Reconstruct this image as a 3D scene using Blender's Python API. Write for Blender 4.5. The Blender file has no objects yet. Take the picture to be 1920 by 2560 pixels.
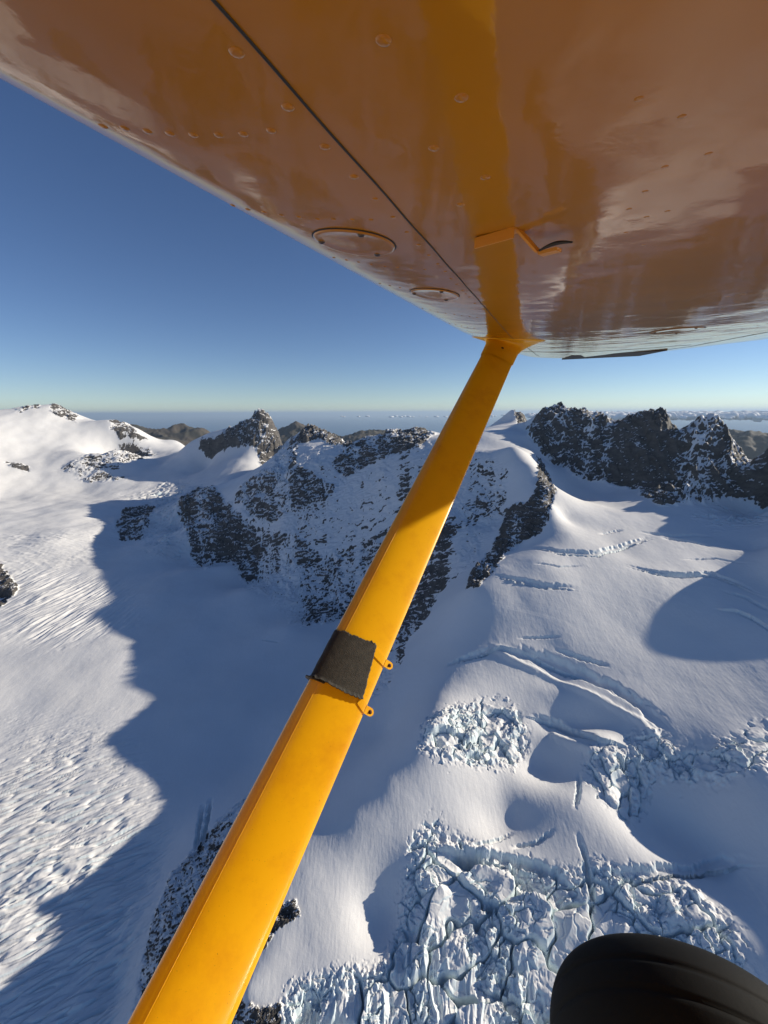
import bpy, math, time
import numpy as np
from mathutils import Matrix, Vector
T0 = time.time()
R = math.radians
sc = bpy.context.scene
COL = sc.collection

# ------------------------------------------------------------------ camera
PITCH, ROLL = R(13.9), R(-0.3)
cam_d = bpy.data.cameras.new('camera')
cam = bpy.data.objects.new('camera', cam_d); COL.objects.link(cam)
cam_d.sensor_fit = 'VERTICAL'; cam_d.sensor_height = 36.0
cam_d.lens = 36.0 * 1000.0 / 2560.0
cam_d.clip_start = 0.02; cam_d.clip_end = 2.0e6
CM = (Matrix.Rotation(R(90) - PITCH, 3, 'X') @ Matrix.Rotation(ROLL, 3, 'Z'))
cam.matrix_world = CM.to_4x4()
sc.camera = cam
CMn = np.array(CM)
def ray(x, y):
    return CMn @ np.array([(x - 960) / 1000.0, (1280 - y) / 1000.0, -1.0])

# ------------------------------------------------------------------ light
SUN_AZ, SUN_EL = R(78), R(19)          # azimuth from +Y (view) towards +X (right)
SDIR = np.array([math.sin(SUN_AZ) * math.cos(SUN_EL), math.cos(SUN_AZ) * math.cos(SUN_EL), math.sin(SUN_EL)])
world = bpy.data.worlds.new('World'); sc.world = world; world.use_nodes = True
wn = world.node_tree; wn.nodes.clear()
sky = wn.nodes.new('ShaderNodeTexSky'); sky.sky_type = 'NISHITA'; sky.sun_disc = False
sky.sun_elevation = SUN_EL; sky.sun_rotation = SUN_AZ
sky.altitude = 2600; sky.air_density = 0.95; sky.dust_density = 0.0; sky.ozone_density = 2.0
bg = wn.nodes.new('ShaderNodeBackground'); bg.inputs[1].default_value = 0.079
wo = wn.nodes.new('ShaderNodeOutputWorld')
hs_ = wn.nodes.new('ShaderNodeHueSaturation'); hs_.inputs['Saturation'].default_value = 1.12; hs_.inputs['Hue'].default_value = 0.509; wn.links.new(sky.outputs[0], hs_.inputs['Color']); wn.links.new(hs_.outputs[0], bg.inputs[0]); wn.links.new(bg.outputs[0], wo.inputs[0])
sun_d = bpy.data.lights.new('sun', 'SUN'); sun_d.energy = 4.4; sun_d.angle = R(0.55); sun_d.color = (1.0, 0.91, 0.76)
sun = bpy.data.objects.new('sun', sun_d); COL.objects.link(sun)
sun.rotation_euler = Vector(SDIR).to_track_quat('Z', 'Y').to_euler()
sc.view_settings.view_transform = 'Standard'; sc.view_settings.look = 'None'
sc.view_settings.exposure = 0.4; sc.view_settings.gamma = 1.0
sc.cycles.max_bounces = 8; sc.cycles.diffuse_bounces = 3; sc.cycles.glossy_bounces = 4
sc.cycles.use_denoising = True

# ------------------------------------------------------------------ helpers
def tag(o, label=None, cat=None, group=None, kind=None):
    if label: o['label'] = label
    if cat: o['category'] = cat
    if group: o['group'] = group
    if kind: o['kind'] = kind
    return o

def grid_mesh(name, X, Y, Z, mat, smooth=True, attrs=None, mask=None, wrap=False):
    nr, nc = X.shape
    idx = np.arange(nr * nc).reshape(nr, nc)
    if wrap: idx = np.concatenate([idx, idx[:, :1]], 1)
    q = np.stack([idx[:-1, :-1], idx[:-1, 1:], idx[1:, 1:], idx[1:, :-1]], -1)
    q = q[mask] if mask is not None else q.reshape(-1, 4)
    co = np.stack([X.ravel(), Y.ravel(), Z.ravel()], 1)
    used, inv = np.unique(q, return_inverse=True)
    q = inv.reshape(-1, 4); co = co[used]
    me = bpy.data.meshes.new(name)
    me.vertices.add(len(co)); me.vertices.foreach_set('co', co.astype(np.float32).ravel())
    me.loops.add(q.size); me.loops.foreach_set('vertex_index', q.astype(np.int32).ravel())
    me.polygons.add(len(q))
    me.polygons.foreach_set('loop_start', np.arange(0, q.size, 4, dtype=np.int32))
    me.polygons.foreach_set('use_smooth', np.full(len(q), smooth))
    me.update(calc_edges=True)
    for k, a in (attrs or {}).items():
        at = me.attributes.new(k, 'FLOAT', 'POINT')
        at.data.foreach_set('value', a.ravel()[used].astype(np.float32))
    me.materials.append(mat)
    o = bpy.data.objects.new(name, me); COL.objects.link(o)
    return o, used

def _h(ix, iy, seed):
    h = (ix.astype(np.int64) * 374761393 + iy.astype(np.int64) * 668265263 + seed * 974634777) & 0xffffffff
    h = ((h ^ (h >> 13)) * 1274126177) & 0xffffffff
    return (h ^ (h >> 16))
def vnoise(x, y, seed=0):
    """gradient noise about -1..1"""
    x0 = np.floor(x); y0 = np.floor(y); fx = x - x0; fy = y - y0
    ix = x0.astype(np.int64); iy = y0.astype(np.int64)
    u = fx * fx * fx * (fx * (fx * 6 - 15) + 10); v = fy * fy * fy * (fy * (fy * 6 - 15) + 10)
    def g(a, b):
        an = _h(ix + a, iy + b, seed) * (2 * math.pi / 4294967296.0)
        return np.cos(an) * (fx - a) + np.sin(an) * (fy - b)
    n0 = g(0, 0) * (1 - u) + g(1, 0) * u; n1 = g(0, 1) * (1 - u) + g(1, 1) * u
    return (n0 * (1 - v) + n1 * v) * 1.5
def fbm(x, y, o=4, seed=0, gain=0.5):
    s = 0; a = 1.0
    for k in range(o):
        s = s + a * vnoise(x, y, seed + k * 17); x = x * 2.03 + 11.3; y = y * 2.03 - 7.1; a *= gain
    return s
def ridged(x, y, o=4, seed=0, gain=0.5):
    s = 0; a = 1.0
    for k in range(o):
        s = s + a * (1 - 2 * np.abs(vnoise(x, y, seed + k * 17))); x = x * 2.07 + 5.3; y = y * 2.07 + 9.1; a *= gain
    return s
def voronoi(x, y, seed=0):
    """F1, F2, cell random"""
    ix = np.floor(x).astype(np.int64); iy = np.floor(y).astype(np.int64)
    f1 = np.full(x.shape, 9.0); f2 = np.full(x.shape, 9.0); cr = np.zeros(x.shape)
    for a in (-1, 0, 1):
        for b in (-1, 0, 1):
            h = _h(ix + a, iy + b, seed); jx = (h & 1023) / 1023.0; jy = ((h >> 10) & 1023) / 1023.0; r = ((h >> 20) & 1023) / 1023.0
            d = np.hypot(ix + a + jx - x, iy + b + jy - y)
            m = d < f1
            f2 = np.where(m, f1, np.minimum(f2, d)); cr = np.where(m, r, cr); f1 = np.where(m, d, f1)
    return f1, f2, cr
def sstep(a, b, x):
    t = np.clip((x - a) / (b - a), 0, 1); return t * t * (3 - 2 * t)

# ------------------------------------------------------------------ terrain: survey points
# each survey point: a direction of sight (photo bearing) with either its height z or its ground distance d
CP = []
def Z(z, *pts):
    for x, y in pts:
        r = ray(x, y); s = z / r[2]; CP.append((r[0] * s, r[1] * s, z))
def D(*pts):
    for x, y, d in pts:
        r = ray(x, y); s = d / math.hypot(r[0], r[1]); CP.append((r[0] * s, r[1] * s, r[2] * s))
def H(*pts):                             # hidden or unseen ground: azimuth (deg), distance, height
    for az, d, z in pts: CP.append((d * math.sin(R(az)), d * math.cos(R(az)), z))

#---POINTS---
# left snow dome and its ridge down to the saddle
D((0,1037,5300),(50,1025,5400),(110,1013,5500),(135,1013,5500),(165,1030,5400),(200,1049,5300),(270,1052,5100),(300,1066,5000),(330,1085,4900),(400,1100,5000),(450,1112,5100))
D((0,1130,4700),(100,1120,4800),(200,1130,4600),(300,1130,4500),(100,1190,4300))
H((-52,5200,30),(-60,5000,0),(-75,4500,-100),(-44,6500,-200),(-38,6800,-300),(-30,6300,-700),(-22,6500,-800))
# left glacier
Z(-590,(0,1245),(100,1240),(200,1225),(310,1190))
Z(-595,(0,1290),(150,1290),(250,1260))
Z(-610,(0,1350),(120,1350),(200,1330))
Z(-690,(0,1480),(120,1480),(230,1450),(330,1440),(430,1470))
Z(-725,(0,1620),(150,1620),(300,1620),(420,1600),(560,1560),(660,1590))
Z(-755,(0,1800),(150,1800),(300,1800),(450,1780),(600,1760),(750,1720))
Z(-775,(0,2050),(150,2050),(300,2050),(430,2000),(560,1960),(640,1900))
Z(-790,(0,2350),(150,2350),(300,2300),(380,2150))
Z(-800,(0,2560),(200,2560),(290,2480))
# plateau in front of sharp peak
D((520,1150,4000),(480,1190,3700),(400,1160,4300),(600,1160,3500),(560,1200,3200),(640,1190,3100),(700,1150,3300))
# icefall behind the massif
Z(-590,(400,1225),(440,1230),(500,1240)); Z(-650,(330,1290),(400,1330),(450,1320)); Z(-665,(300,1350),(400,1380))
# sharp peak
D((470,1112,4200),(520,1097,4100),(560,1086,4000),(600,1064,3950),(630,1045,3900),(660,1031,3900),(675,1048,3900),(690,1075,3900),(703,1105,3900))
D((590,1120,3750),(640,1125,3650),(700,1122,3700))
H((-22,4700,-500),(-18,4600,-500),(-14,4300,-600),(-26,5200,-550))
# pinnacles and centre massif crest
D((715,1120,3250),(740,1100,3200),(755,1085,3180),(780,1073,3150),(800,1078,3050),(840,1094,2850),(870,1113,2600),(895,1105,2520),(920,1095,2480),(960,1083,2430),(1000,1073,2390),(1050,1073,2350),(1090,1082,2320),(1130,1086,2280),(1215,1078,2120))
H((-14,3600,-520),(-9,3500,-520),(-4,3050,-420),(2,2950,-400),(8,2800,-300),(-11,4000,-650),(0,3600,-800),(8,3600,-800),(-4,5000,-1200),(6,5000,-1200))
D((690,1160,2550),(650,1190,2450),(620,1230,2350),(600,1270,2250),(660,1260,2150),(740,1180,2200),(800,1160,2200),(860,1180,2100))
D((700,1330,1900),(800,1300,1850),(900,1250,1850),(1000,1200,1800),(1100,1180,1750),(1180,1180,1700),(900,1400,1560),(1000,1350,1560),(800,1430,1600),(1100,1300,1450),(1180,1300,1450),(1150,1400,1250))
# lower left rock buttress of massif
D((460,1250,2750),(510,1230,2700),(580,1280,2300),(460,1330,2320),(550,1340,2150),(640,1380,1950),(480,1400,2130),(560,1400,2060),(620,1460,1800))
Z(-690,(480,1425),(560,1415),(615,1480)); Z(-712,(700,1520),(725,1570)); Z(-722,(800,1590),(880,1570),(940,1580))
D((740,1530,1400),(800,1540,1370),(900,1500,1390),(960,1480,1390))
# far snow hill with rock knob
D((1230,1065,2700),(1260,1050,2800),(1290,1022,2850),(1305,1030,2850),(1318,1060,2800)); H((17,3300,-150),(20,3400,-200))
# snow saddle and rib
D((1270,1085,2100),(1310,1085,2150),(1250,1120,1900),(1330,1130,1950))
D((1287,1118,1756),(1329,1165,1630),(1372,1221,1482),(1378,1266,1370),(1345,1310,1310),(1300,1362,1240),(1233,1419,1090),(1180,1470,1010))
D((1230,1200,1640),(1260,1300,1440),(1210,1380,1260),(1130,1470,1100),(1080,1510,1120),(1010,1545,1220))
# right hand range
D((1330,1060,2300),(1345,1036,2320),(1362,1019,2320),(1400,1022,2280),(1450,1032,2230),(1500,1042,2200),(1540,1051,2180),(1580,1042,2150),(1620,1026,2130),(1640,1029,2130),(1670,1055,2180),(1700,1080,2160),(1730,1066,2150),(1770,1052,2150),(1800,1060,2150),(1830,1100,2130),(1862,1152,2100),(1900,1145,2080),(1940,1130,2050))
H((22,2800,-300),(26,2800,-350),(31,2800,-400),(36,2600,-400),(42,2400,-450),(25,4000,-900),(35,4000,-1000),(42,3600,-900))
D((1330,1088,2150)); D((1380,1160,2020)); Z(-285,(1460,1202)); Z(-290,(1560,1214)); Z(-305,(1610,1242)); Z(-322,(1650,1267),(1730,1264)); Z(-310,(1800,1245)); Z(-308,(1860,1245)); Z(-318,(1920,1264))
# right snow basin
Z(-303,(1400,1230)); Z(-325,(1480,1280)); Z(-350,(1600,1310),(1700,1310)); D((1410,1290,1385),(1425,1335,1270)); Z(-345,(1900,1310)); Z(-385,(1550,1370),(1750,1370)); Z(-380,(1900,1370)); Z(-395,(1340,1400)); Z(-402,(1440,1410)); Z(-425,(1480,1450),(1650,1450),(1800,1450)); Z(-415,(1920,1450))
Z(-458,(1300,1500),(1400,1510)); Z(-460,(1520,1510)); Z(-460,(1700,1520)); Z(-495,(1250,1560)); Z(-505,(1600,1600),(1420,1600)); Z(-485,(1750,1570)); Z(-470,(1900,1570))
D((1143,1535,955),(1122,1625,862),(1112,1693,785),(1102,1737,728),(1095,1766,690),(1080,1813,633),(1040,1880,590),(970,1960,545),(890,2045,507),(768,2179,461))
Z(-560,(1400,1700)); Z(-590,(1250,1800)); Z(-575,(1550,1800)); Z(-545,(1750,1750)); Z(-525,(1900,1720)); Z(-620,(1250,1950)); Z(-618,(1450,1980)); Z(-605,(1650,1950)); Z(-590,(1850,1950))
Z(-645,(1100,2100)); Z(-650,(1300,2130)); Z(-648,(1500,2160)); Z(-640,(1700,2170)); Z(-630,(1880,2150)); Z(-670,(900,2250)); Z(-682,(750,2350)); Z(-686,(660,2380)); Z(-700,(700,2500),(850,2500)); Z(-696,(610,2480))
Z(-675,(1100,2300)); Z(-680,(1300,2350)); Z(-685,(1500,2400)); Z(-680,(1700,2400)); Z(-665,(1900,2400)); Z(-705,(1100,2500)); Z(-715,(1300,2540)); Z(-710,(1600,2560)); Z(-700,(1900,2560))
# shade side of the shoulder, cliff down to the left glacier
D((1010,1700,840),(1020,1600,1020),(960,1830,720),(900,1900,650),(810,2010,565),(710,2100,525),(645,2170,500),(590,2260,478),(555,2350,455),(530,2540,410))
Z(-765,(560,2000),(480,2080),(430,2200),(380,2350),(350,2520))
# unseen ground: round the aeroplane, ridges on the right that throw the shade
H((0,150,-830),(90,200,-760),(180,200,-850),(270,200,-860),(0,60,-840),(0,4,-845),(90,4,-845),(180,4,-845),(270,4,-845),(120,600,-700),(180,900,-900),(240,900,-850),(-90,900,-830),(-75,1500,-760),(-90,3000,-500),(180,3000,-900),(-120,3000,-700),(120,3000,-500),(90,3000,-400),(150,7000,-900),(-150,7000,-900),(90,7000,-1500),(-90,7000,-500),(0,7500,-1800),(30,7500,-1800),(60,7500,-1800),(-20,7500,-1500),(-50,7500,-800),(180,12000,-1500))
H((46,1900,-200),(48,1500,-305),(50,1400,-340),(53,1330,-398),(57,1280,-460),(62,1250,-490),(70,1150,-480),(80,1000,-550),(90,800,-620),(60,1900,-500),(60,3500,-1100),(75,2000,-900))
#---END---
CP = np.array(CP)
RMIN, RMAX = 4.0, 7600.0
def pol(x, y): return np.arctan2(x, y), np.log(np.hypot(x, y))
C2 = 0.02 ** 2
def rbf_fit(cp):
    a, l = pol(cp[:, 0], cp[:, 1])
    # periodic in azimuth: embed as cos/sin
    E = np.stack([np.cos(a), np.sin(a), l], 1)
    d2 = ((E[:, None] - E[None]) ** 2).sum(-1)
    n = len(cp); A = np.zeros((n + 4, n + 4)); A[:n, :n] = -np.sqrt(d2 + C2); A[np.arange(n), np.arange(n)] -= 0.0
    A[:n, n] = 1; A[:n, n + 1:] = E; A[n:, :n] = A[:n, n:].T
    w = np.linalg.lstsq(A, np.concatenate([cp[:, 2], np.zeros(4)]), rcond=1e-10)[0]
    return E, w
EC, WC = rbf_fit(CP)
def base_z(x, y):
    a, l = pol(x, y); sh = a.shape
    ca, sa, l = (np.cos(a).ravel().astype(np.float32), np.sin(a).ravel().astype(np.float32), l.ravel().astype(np.float32))
    out = np.zeros(ca.size)
    E32 = EC.astype(np.float32); W = WC.astype(np.float32); n = len(EC)
    for s in range(0, ca.size, 200000):
        e = slice(s, s + 200000)
        acc = np.zeros(ca[e].size, np.float64)
        for k in range(n):
            acc -= WC[k] * np.sqrt((ca[e] - E32[k, 0]) ** 2 + (sa[e] - E32[k, 1]) ** 2 + (l[e] - E32[k, 2]) ** 2 + np.float32(C2))
        out[e] = acc + WC[n] + WC[n + 1] * ca[e] + WC[n + 2] * sa[e] + WC[n + 3] * l[e]
    return out.reshape(sh)

# ------------------------------------------------------------------ terrain: features, all placed by photo bearings on the ground
# hollows (-) and swells (+): bearing x, y, half width, half length (m), height, turn
GAUSS = [(1370, 1905, 60, 45, -26, 0), (1500, 1870, 40, 50, 14, 0), (1250, 2045, 50, 36, -15, 15), (1275, 2020, 22, 20, -3, 0), (1430, 1990, 60, 50, 9, 0), (1700, 2050, 95, 60, -42, 0), (1890, 1960, 60, 70, 26, 0),
         (960, 2270, 40, 45, -22, 0), (1070, 2240, 30, 50, 12, 0), (1450, 1810, 70, 24, -16, 18), (1450, 1740, 90, 30, 10, 18)]
CRACKS = [(3, 5, [(1760, 1300), (1830, 1312), (1900, 1310)]), (3, 4, [(1700, 1400), (1790, 1395), (1880, 1410)]), (3.5, 5, [(1820, 1520), (1880, 1545), (1940, 1590)]), (3, 4, [(1330, 1410), (1400, 1418), (1460, 1412)]), (2.5, 4, [(1290, 1600), (1350, 1596), (1404, 1592)]), (3, 5, [(1390, 2075), (1340, 2110), (1270, 2125)]), (3, 5, [(930, 1640), (985, 1625), (1030, 1600)]), (2.5, 4, [(650, 1600), (700, 1606)]),
          (11, 13, [(1255, 1622), (1330, 1640), (1430, 1675), (1530, 1715), (1610, 1765), (1660, 1815), (1690, 1850)]),
          (5, 9, [(1110, 1672), (1150, 1650), (1200, 1635), (1240, 1618)]),
          (7, 9, [(1310, 1375), (1400, 1382), (1490, 1386), (1560, 1366), (1620, 1347), (1650, 1340)]),
          (6, 7, [(1225, 1440), (1290, 1450), (1360, 1465), (1455, 1475)]),
          (5, 5, [(1495, 1336), (1560, 1325)]), (6, 6, [(1590, 1330), (1680, 1340), (1790, 1342)]), (6, 6, [(1650, 1345), (1720, 1352), (1785, 1367)]),
          (6, 7, [(1550, 1410), (1640, 1432), (1700, 1440), (1780, 1436), (1850, 1462), (1920, 1492)]), (5, 6, [(1800, 1475), (1860, 1490), (1930, 1530)]),
          (4, 7, [(1380, 1625), (1450, 1645), (1530, 1668)]),
          (4.5, 13, [(528, 1990), (516, 2060), (494, 2140)]), (4, 12, [(508, 2005), (497, 2070), (490, 2130)]),
          (5, 7, [(1320, 1790), (1400, 1815), (1500, 1850)])]
LIPS = [(7, 5, [(1215, 1612), (1290, 1655), (1350, 1682), (1440, 1722), (1520, 1762), (1600, 1805), (1650, 1860), (1710, 1880)]),
        (9, 6, [(1370, 1830), (1420, 1855), (1470, 1870), (1500, 1895)]), (5, 4, [(1090, 2120), (1150, 2125), (1250, 2135)])]
CRACKS2 = [(6, 13, [(1090, 2130), (1200, 2150), (1300, 2158), (1390, 2185), (1435, 2235), (1470, 2310)]), (4, 12, [(1440, 2075), (1465, 2150), (1480, 2230), (1475, 2300)]),
           (6, 10, [(1500, 2225), (1540, 2192), (1620, 2183), (1720, 2180), (1790, 2160), (1850, 2155), (1920, 2168)]),
           (3, 5, [(1170, 2130), (1230, 2110), (1290, 2080)]), (3, 7, [(1436, 2030), (1445, 1985), (1450, 1925)])]
ROCKS = [(.68, .010, [(450, 1245), (500, 1215), (540, 1222), (560, 1250), (600, 1290), (640, 1320), (665, 1370), (640, 1440), (615, 1462), (600, 1440), (560, 1402), (520, 1425), (485, 1415), (470, 1360), (455, 1310)]),
         (.56, .014, [(715, 1125), (690, 1160), (655, 1180), (600, 1215), (588, 1250), (620, 1290), (690, 1310), (760, 1275), (830, 1245), (850, 1215), (800, 1190), (745, 1165), (740, 1130)]),
         (.74, .010, [(830, 1165), (850, 1130), (880, 1112), (910, 1085), (1000, 1060), (1060, 1060), (1090, 1085), (1050, 1120), (980, 1140), (910, 1170), (860, 1195)]),
         (.46, .020, [(600, 1440), (640, 1350), (740, 1320), (800, 1380), (900, 1350), (1000, 1300), (1080, 1260), (1120, 1300), (1060, 1400), (1000, 1460), (960, 1500), (860, 1545), (760, 1568), (728, 1556), (705, 1508), (625, 1475)]),
         (.29, .020, [(720, 1120), (900, 1110), (1100, 1100), (1215, 1130), (1270, 1180), (1260, 1290), (1180, 1420), (1080, 1500), (960, 1500), (740, 1560), (625, 1470), (640, 1350), (600, 1300), (600, 1215)]),
         (.62, .012, [(860, 1480), (940, 1430), (1000, 1430), (960, 1500), (860, 1545), (760, 1568), (728, 1556), (790, 1510)]),
         (.42, .014, [(1080, 1320), (1150, 1260), (1200, 1230), (1240, 1200), (1265, 1240), (1250, 1290), (1180, 1320), (1110, 1380)]),
         (.42, .014, [(1000, 1500), (1050, 1440), (1110, 1420), (1100, 1470), (1080, 1520), (1050, 1570), (1000, 1620), (960, 1600)]),
         (.95, .005, [(1345, 1145), (1375, 1190), (1390, 1228), (1378, 1250), (1368, 1300), (1345, 1340), (1310, 1352), (1272, 1378), (1235, 1425), (1195, 1472), (1168, 1470), (1180, 1430), (1215, 1390), (1250, 1330), (1268, 1270), (1320, 1255), (1345, 1215)]),
         (.57, .008, [(1318, 1075), (1345, 1020), (1362, 1000), (1500, 1020), (1580, 1020), (1640, 1000), (1700, 1060), (1770, 1030), (1830, 1080), (1865, 1130), (1920, 1120), (1990, 1110), (1990, 1270), (1920, 1262), (1860, 1242), (1800, 1242), (1730, 1262), (1650, 1265), (1610, 1240), (1595, 1222), (1560, 1212), (1460, 1202), (1380, 1162), (1330, 1100)]),
         (.66, .006, [(560, 1075), (600, 1050), (660, 1015), (685, 1050), (706, 1100), (706, 1122), (640, 1124), (600, 1118), (570, 1105)]),
         (.6, .008, [(500, 1100), (560, 1078), (600, 1115), (560, 1122), (500, 1118)]),
         (.87, .005, [(745, 1100), (765, 1060), (800, 1060), (845, 1080), (890, 1108), (860, 1120), (800, 1098), (750, 1112)]),
         (.5, .006, [(700, 1110), (745, 1100), (745, 1150), (690, 1190), (680, 1160)]),
         (.85, .005, [(130, 1005), (160, 1015), (205, 1045), (190, 1055), (150, 1042), (132, 1028)]), (.75, .003, [(30, 1018), (90, 1008), (100, 1018), (45, 1030)]),
         (.85, .005, [(272, 1048), (312, 1058), (340, 1085), (370, 1096), (345, 1102), (300, 1085), (280, 1070)]),
         (.52, .010, [(150, 1172), (200, 1142), (300, 1120), (330, 1105), (400, 1130), (350, 1152), (280, 1178), (200, 1188)]), (.55, .006, [(190, 1202), (250, 1180), (330, 1195), (260, 1206)]),
         (.8, .004, [(15, 1150), (75, 1165), (70, 1180), (40, 1176)]),
         (.95, .004, [(-30, 1390), (20, 1440), (45, 1468), (35, 1490), (0, 1515), (-40, 1510)]),
         (.80, .006, [(285, 1312), (310, 1272), (370, 1258), (388, 1272), (372, 1305), (362, 1352), (300, 1350)]),
         (.55, .012, [(560, 2040), (600, 2000), (660, 1960), (600, 2150), (520, 2330), (440, 2480), (400, 2600), (335, 2600), (345, 2450), (380, 2300), (430, 2180), (470, 2140), (510, 2090)]),
         (.8, .004, [(690, 2270), (735, 2250), (750, 2290), (720, 2310), (685, 2330), (665, 2370), (640, 2385), (650, 2300)]),
         (.65, .006, [(540, 2560), (600, 2505), (650, 2525), (700, 2512), (700, 2600), (560, 2600)]),
         (.34, .010, [(940, 1570), (1010, 1560), (1010, 1640), (970, 1720), (900, 1770), (890, 1650)]),
         (.9, .004, [(1272, 1030), (1290, 1010), (1320, 1045), (1312, 1064), (1292, 1045)])]
# kind, height, cell size (m), bearing of the long axis, stretch, softness, outline
ICEF = [('lines', 4.2, 17, 27, 5.5, .03, [(-120, 1960), (60, 1900), (180, 1850), (280, 1880), (370, 1990), (390, 2100), (370, 2250), (310, 2480), (290, 2650), (-150, 2650)]),
        ('wave', 5.0, 42, 34, 3.0, .04, [(-120, 2150), (150, 2080), (300, 2100), (370, 2250), (310, 2480), (290, 2650), (-150, 2650)]),
        ('wave', 1.4, 9, 24, 5, .03, [(0, 1790), (230, 1790), (350, 1900), (200, 1900), (0, 1960)]),
        ('wave', 2.6, 24, 5, 3.2, .02, [(-60, 1330), (180, 1325), (330, 1255), (420, 1250), (330, 1360), (250, 1400), (100, 1440), (-60, 1460)]),
        ('groove', 5, 22, 75, 6.0, .02, [(40, 1430), (160, 1440), (300, 1470), (320, 1560), (150, 1610), (30, 1580)]),
        ('block', 10, 26, 30, 1.3, .012, [(335, 1240), (420, 1205), (500, 1225), (480, 1290), (450, 1330), (440, 1400), (390, 1380), (370, 1300)]),
        ('slab', 12, 42, 12, 1.7, .012, [(1040, 2125), (1090, 2075), (1120, 2110), (1250, 2165), (1400, 2200), (1500, 2190), (1620, 2215), (1740, 2240), (1820, 2330), (1830, 2430), (1920, 2560), (1960, 2900), (1400, 3100), (1040, 3200), (680, 2900), (720, 2500), (870, 2450), (960, 2440), (1010, 2330)]),
        ('block', 7.5, 19, 10, 1.4, .018, [(1040, 2125), (1090, 2075), (1120, 2110), (1250, 2165), (1400, 2200), (1500, 2190), (1620, 2215), (1740, 2240), (1820, 2330), (1830, 2430), (1920, 2560), (1960, 2900), (1400, 3100), (1040, 3200), (680, 2900), (720, 2500), (870, 2450), (960, 2440), (1010, 2330)]),
        ('flute', 6, 24, 82, 2.6, .015, [(760, 2480), (880, 2440), (980, 2420), (1040, 2300), (1150, 2350), (1350, 2430), (1400, 3000), (1040, 3200), (680, 2900)]),
        ('slab', 10, 26, 15, 1.8, .010, [(1062, 1862), (1080, 1800), (1150, 1775), (1240, 1760), (1290, 1790), (1310, 1850), (1270, 1905), (1180, 1900), (1100, 1885)]),
        ('block', 7, 12, 20, 1.5, .012, [(1062, 1862), (1080, 1800), (1150, 1775), (1240, 1760), (1290, 1790), (1310, 1850), (1270, 1905), (1180, 1900), (1100, 1885)]),
        ('slab', 10, 26, 60, 1.6, .008, [(1480, 1895), (1530, 1870), (1615, 1915), (1608, 1990), (1560, 2045), (1500, 1985)]),
        ('block', 6, 13, 60, 1.5, .010, [(1480, 1895), (1530, 1870), (1615, 1915), (1608, 1990), (1560, 2045), (1500, 1985)]),
        ('slab', 9, 28, 0, 1.8, .009, [(1590, 1860), (1640, 1835), (1720, 1895), (1800, 1870), (1960, 1820), (1960, 1900), (1800, 1935), (1700, 1935), (1620, 1912)]),
        ('block', 6, 13, 0, 1.5, .012, [(1590, 1860), (1640, 1835), (1720, 1895), (1800, 1870), (1960, 1820), (1960, 1900), (1800, 1935), (1700, 1935), (1620, 1912)]),
        ('block', 6, 14, 20, 1.6, .008, [(1740, 1290), (1800, 1262), (1920, 1262), (1960, 1290), (1850, 1310), (1780, 1325)])]
REGIONS = [('snow_mountain', 'broad sunlit snow mountain at the left behind the glacier', [(-200, 990), (60, 990), (140, 990), (300, 1020), (450, 1095), (470, 1125), (400, 1150), (330, 1195), (150, 1225), (-200, 1240)]),
           ('rock_peak', 'steep dark rock peak standing alone left of the central massif', [(470, 1112), (560, 1060), (660, 1000), (720, 1090), (715, 1130), (600, 1130), (500, 1125)]),
           ('mountain_massif', 'shaded snow and rock massif behind the wing strut', [(715, 1115), (760, 1050), (900, 1050), (1200, 1040), (1250, 1085), (1300, 1110), (1390, 1225), (1370, 1310), (1280, 1380), (1195, 1475), (1110, 1500), (1010, 1620), (960, 1600), (830, 1568), (735, 1566), (700, 1512), (625, 1478), (560, 1408), (480, 1425), (450, 1310), (445, 1245), (500, 1210), (600, 1205), (690, 1150)]),
           ('rock_ridge', 'jagged dark rock range with snow ledges at the right', [(1318, 1080), (1340, 1000), (1640, 980), (1990, 1080), (1990, 1275), (1920, 1268), (1730, 1268), (1650, 1270), (1600, 1232), (1460, 1206), (1380, 1168)]),
           ('icefall', 'broken blue-white icefall of seracs at the bottom right', [(1040, 2125), (1090, 2075), (1120, 2110), (1250, 2165), (1400, 2200), (1500, 2190), (1620, 2215), (1740, 2240), (1820, 2330), (1830, 2430), (1920, 2560), (1920, 2640), (680, 2640), (720, 2500), (870, 2450), (960, 2440), (1010, 2330)])]
# steps: height, reach (m), line with the high side away from the viewer
SCARPS = [(5, 24, [(1300, 1378), (1400, 1384), (1490, 1388), (1560, 1368), (1650, 1342)]), (4, 26, [(1225, 1443), (1290, 1453), (1360, 1468), (1460, 1480)]),
          (5, 30, [(1550, 1412), (1640, 1434), (1780, 1438), (1850, 1464), (1940, 1500)]), (6, 28, [(1105, 1678), (1150, 1655), (1200, 1638), (1250, 1620), (1330, 1640), (1430, 1678), (1530, 1720)]),
          (7, 26, [(1300, 1790), (1400, 1812), (1500, 1850), (1590, 1880)]), (7, 30, [(1040, 2118), (1120, 2125), (1250, 2165), (1390, 2195)]), (6, 30, [(1500, 2235), (1600, 2195), (1720, 2188), (1850, 2165), (1940, 2172)]),
          (4, 20, [(1780, 1520), (1850, 1530), (1930, 1570)])]
QUAL = 1.0; HAZE = 1.0e-5
nf = int(1200 * QUAL); nr = int(2100 * QUAL)
azf = np.linspace(R(-60), R(60), nf)
azb = np.linspace(R(60), R(360 - 60), 150)[1:-1]
AZ = np.concatenate([azf, azb])
LR = np.concatenate([np.linspace(math.log(RMIN), math.log(230), 70)[:-1], np.linspace(math.log(230), math.log(RMAX), nr)])
AA, LL = np.meshgrid(AZ, LR)
DD = np.exp(LL)
X = np.sin(AA) * DD; Y = np.cos(AA) * DD
ZZ = base_z(X, Y)
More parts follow.
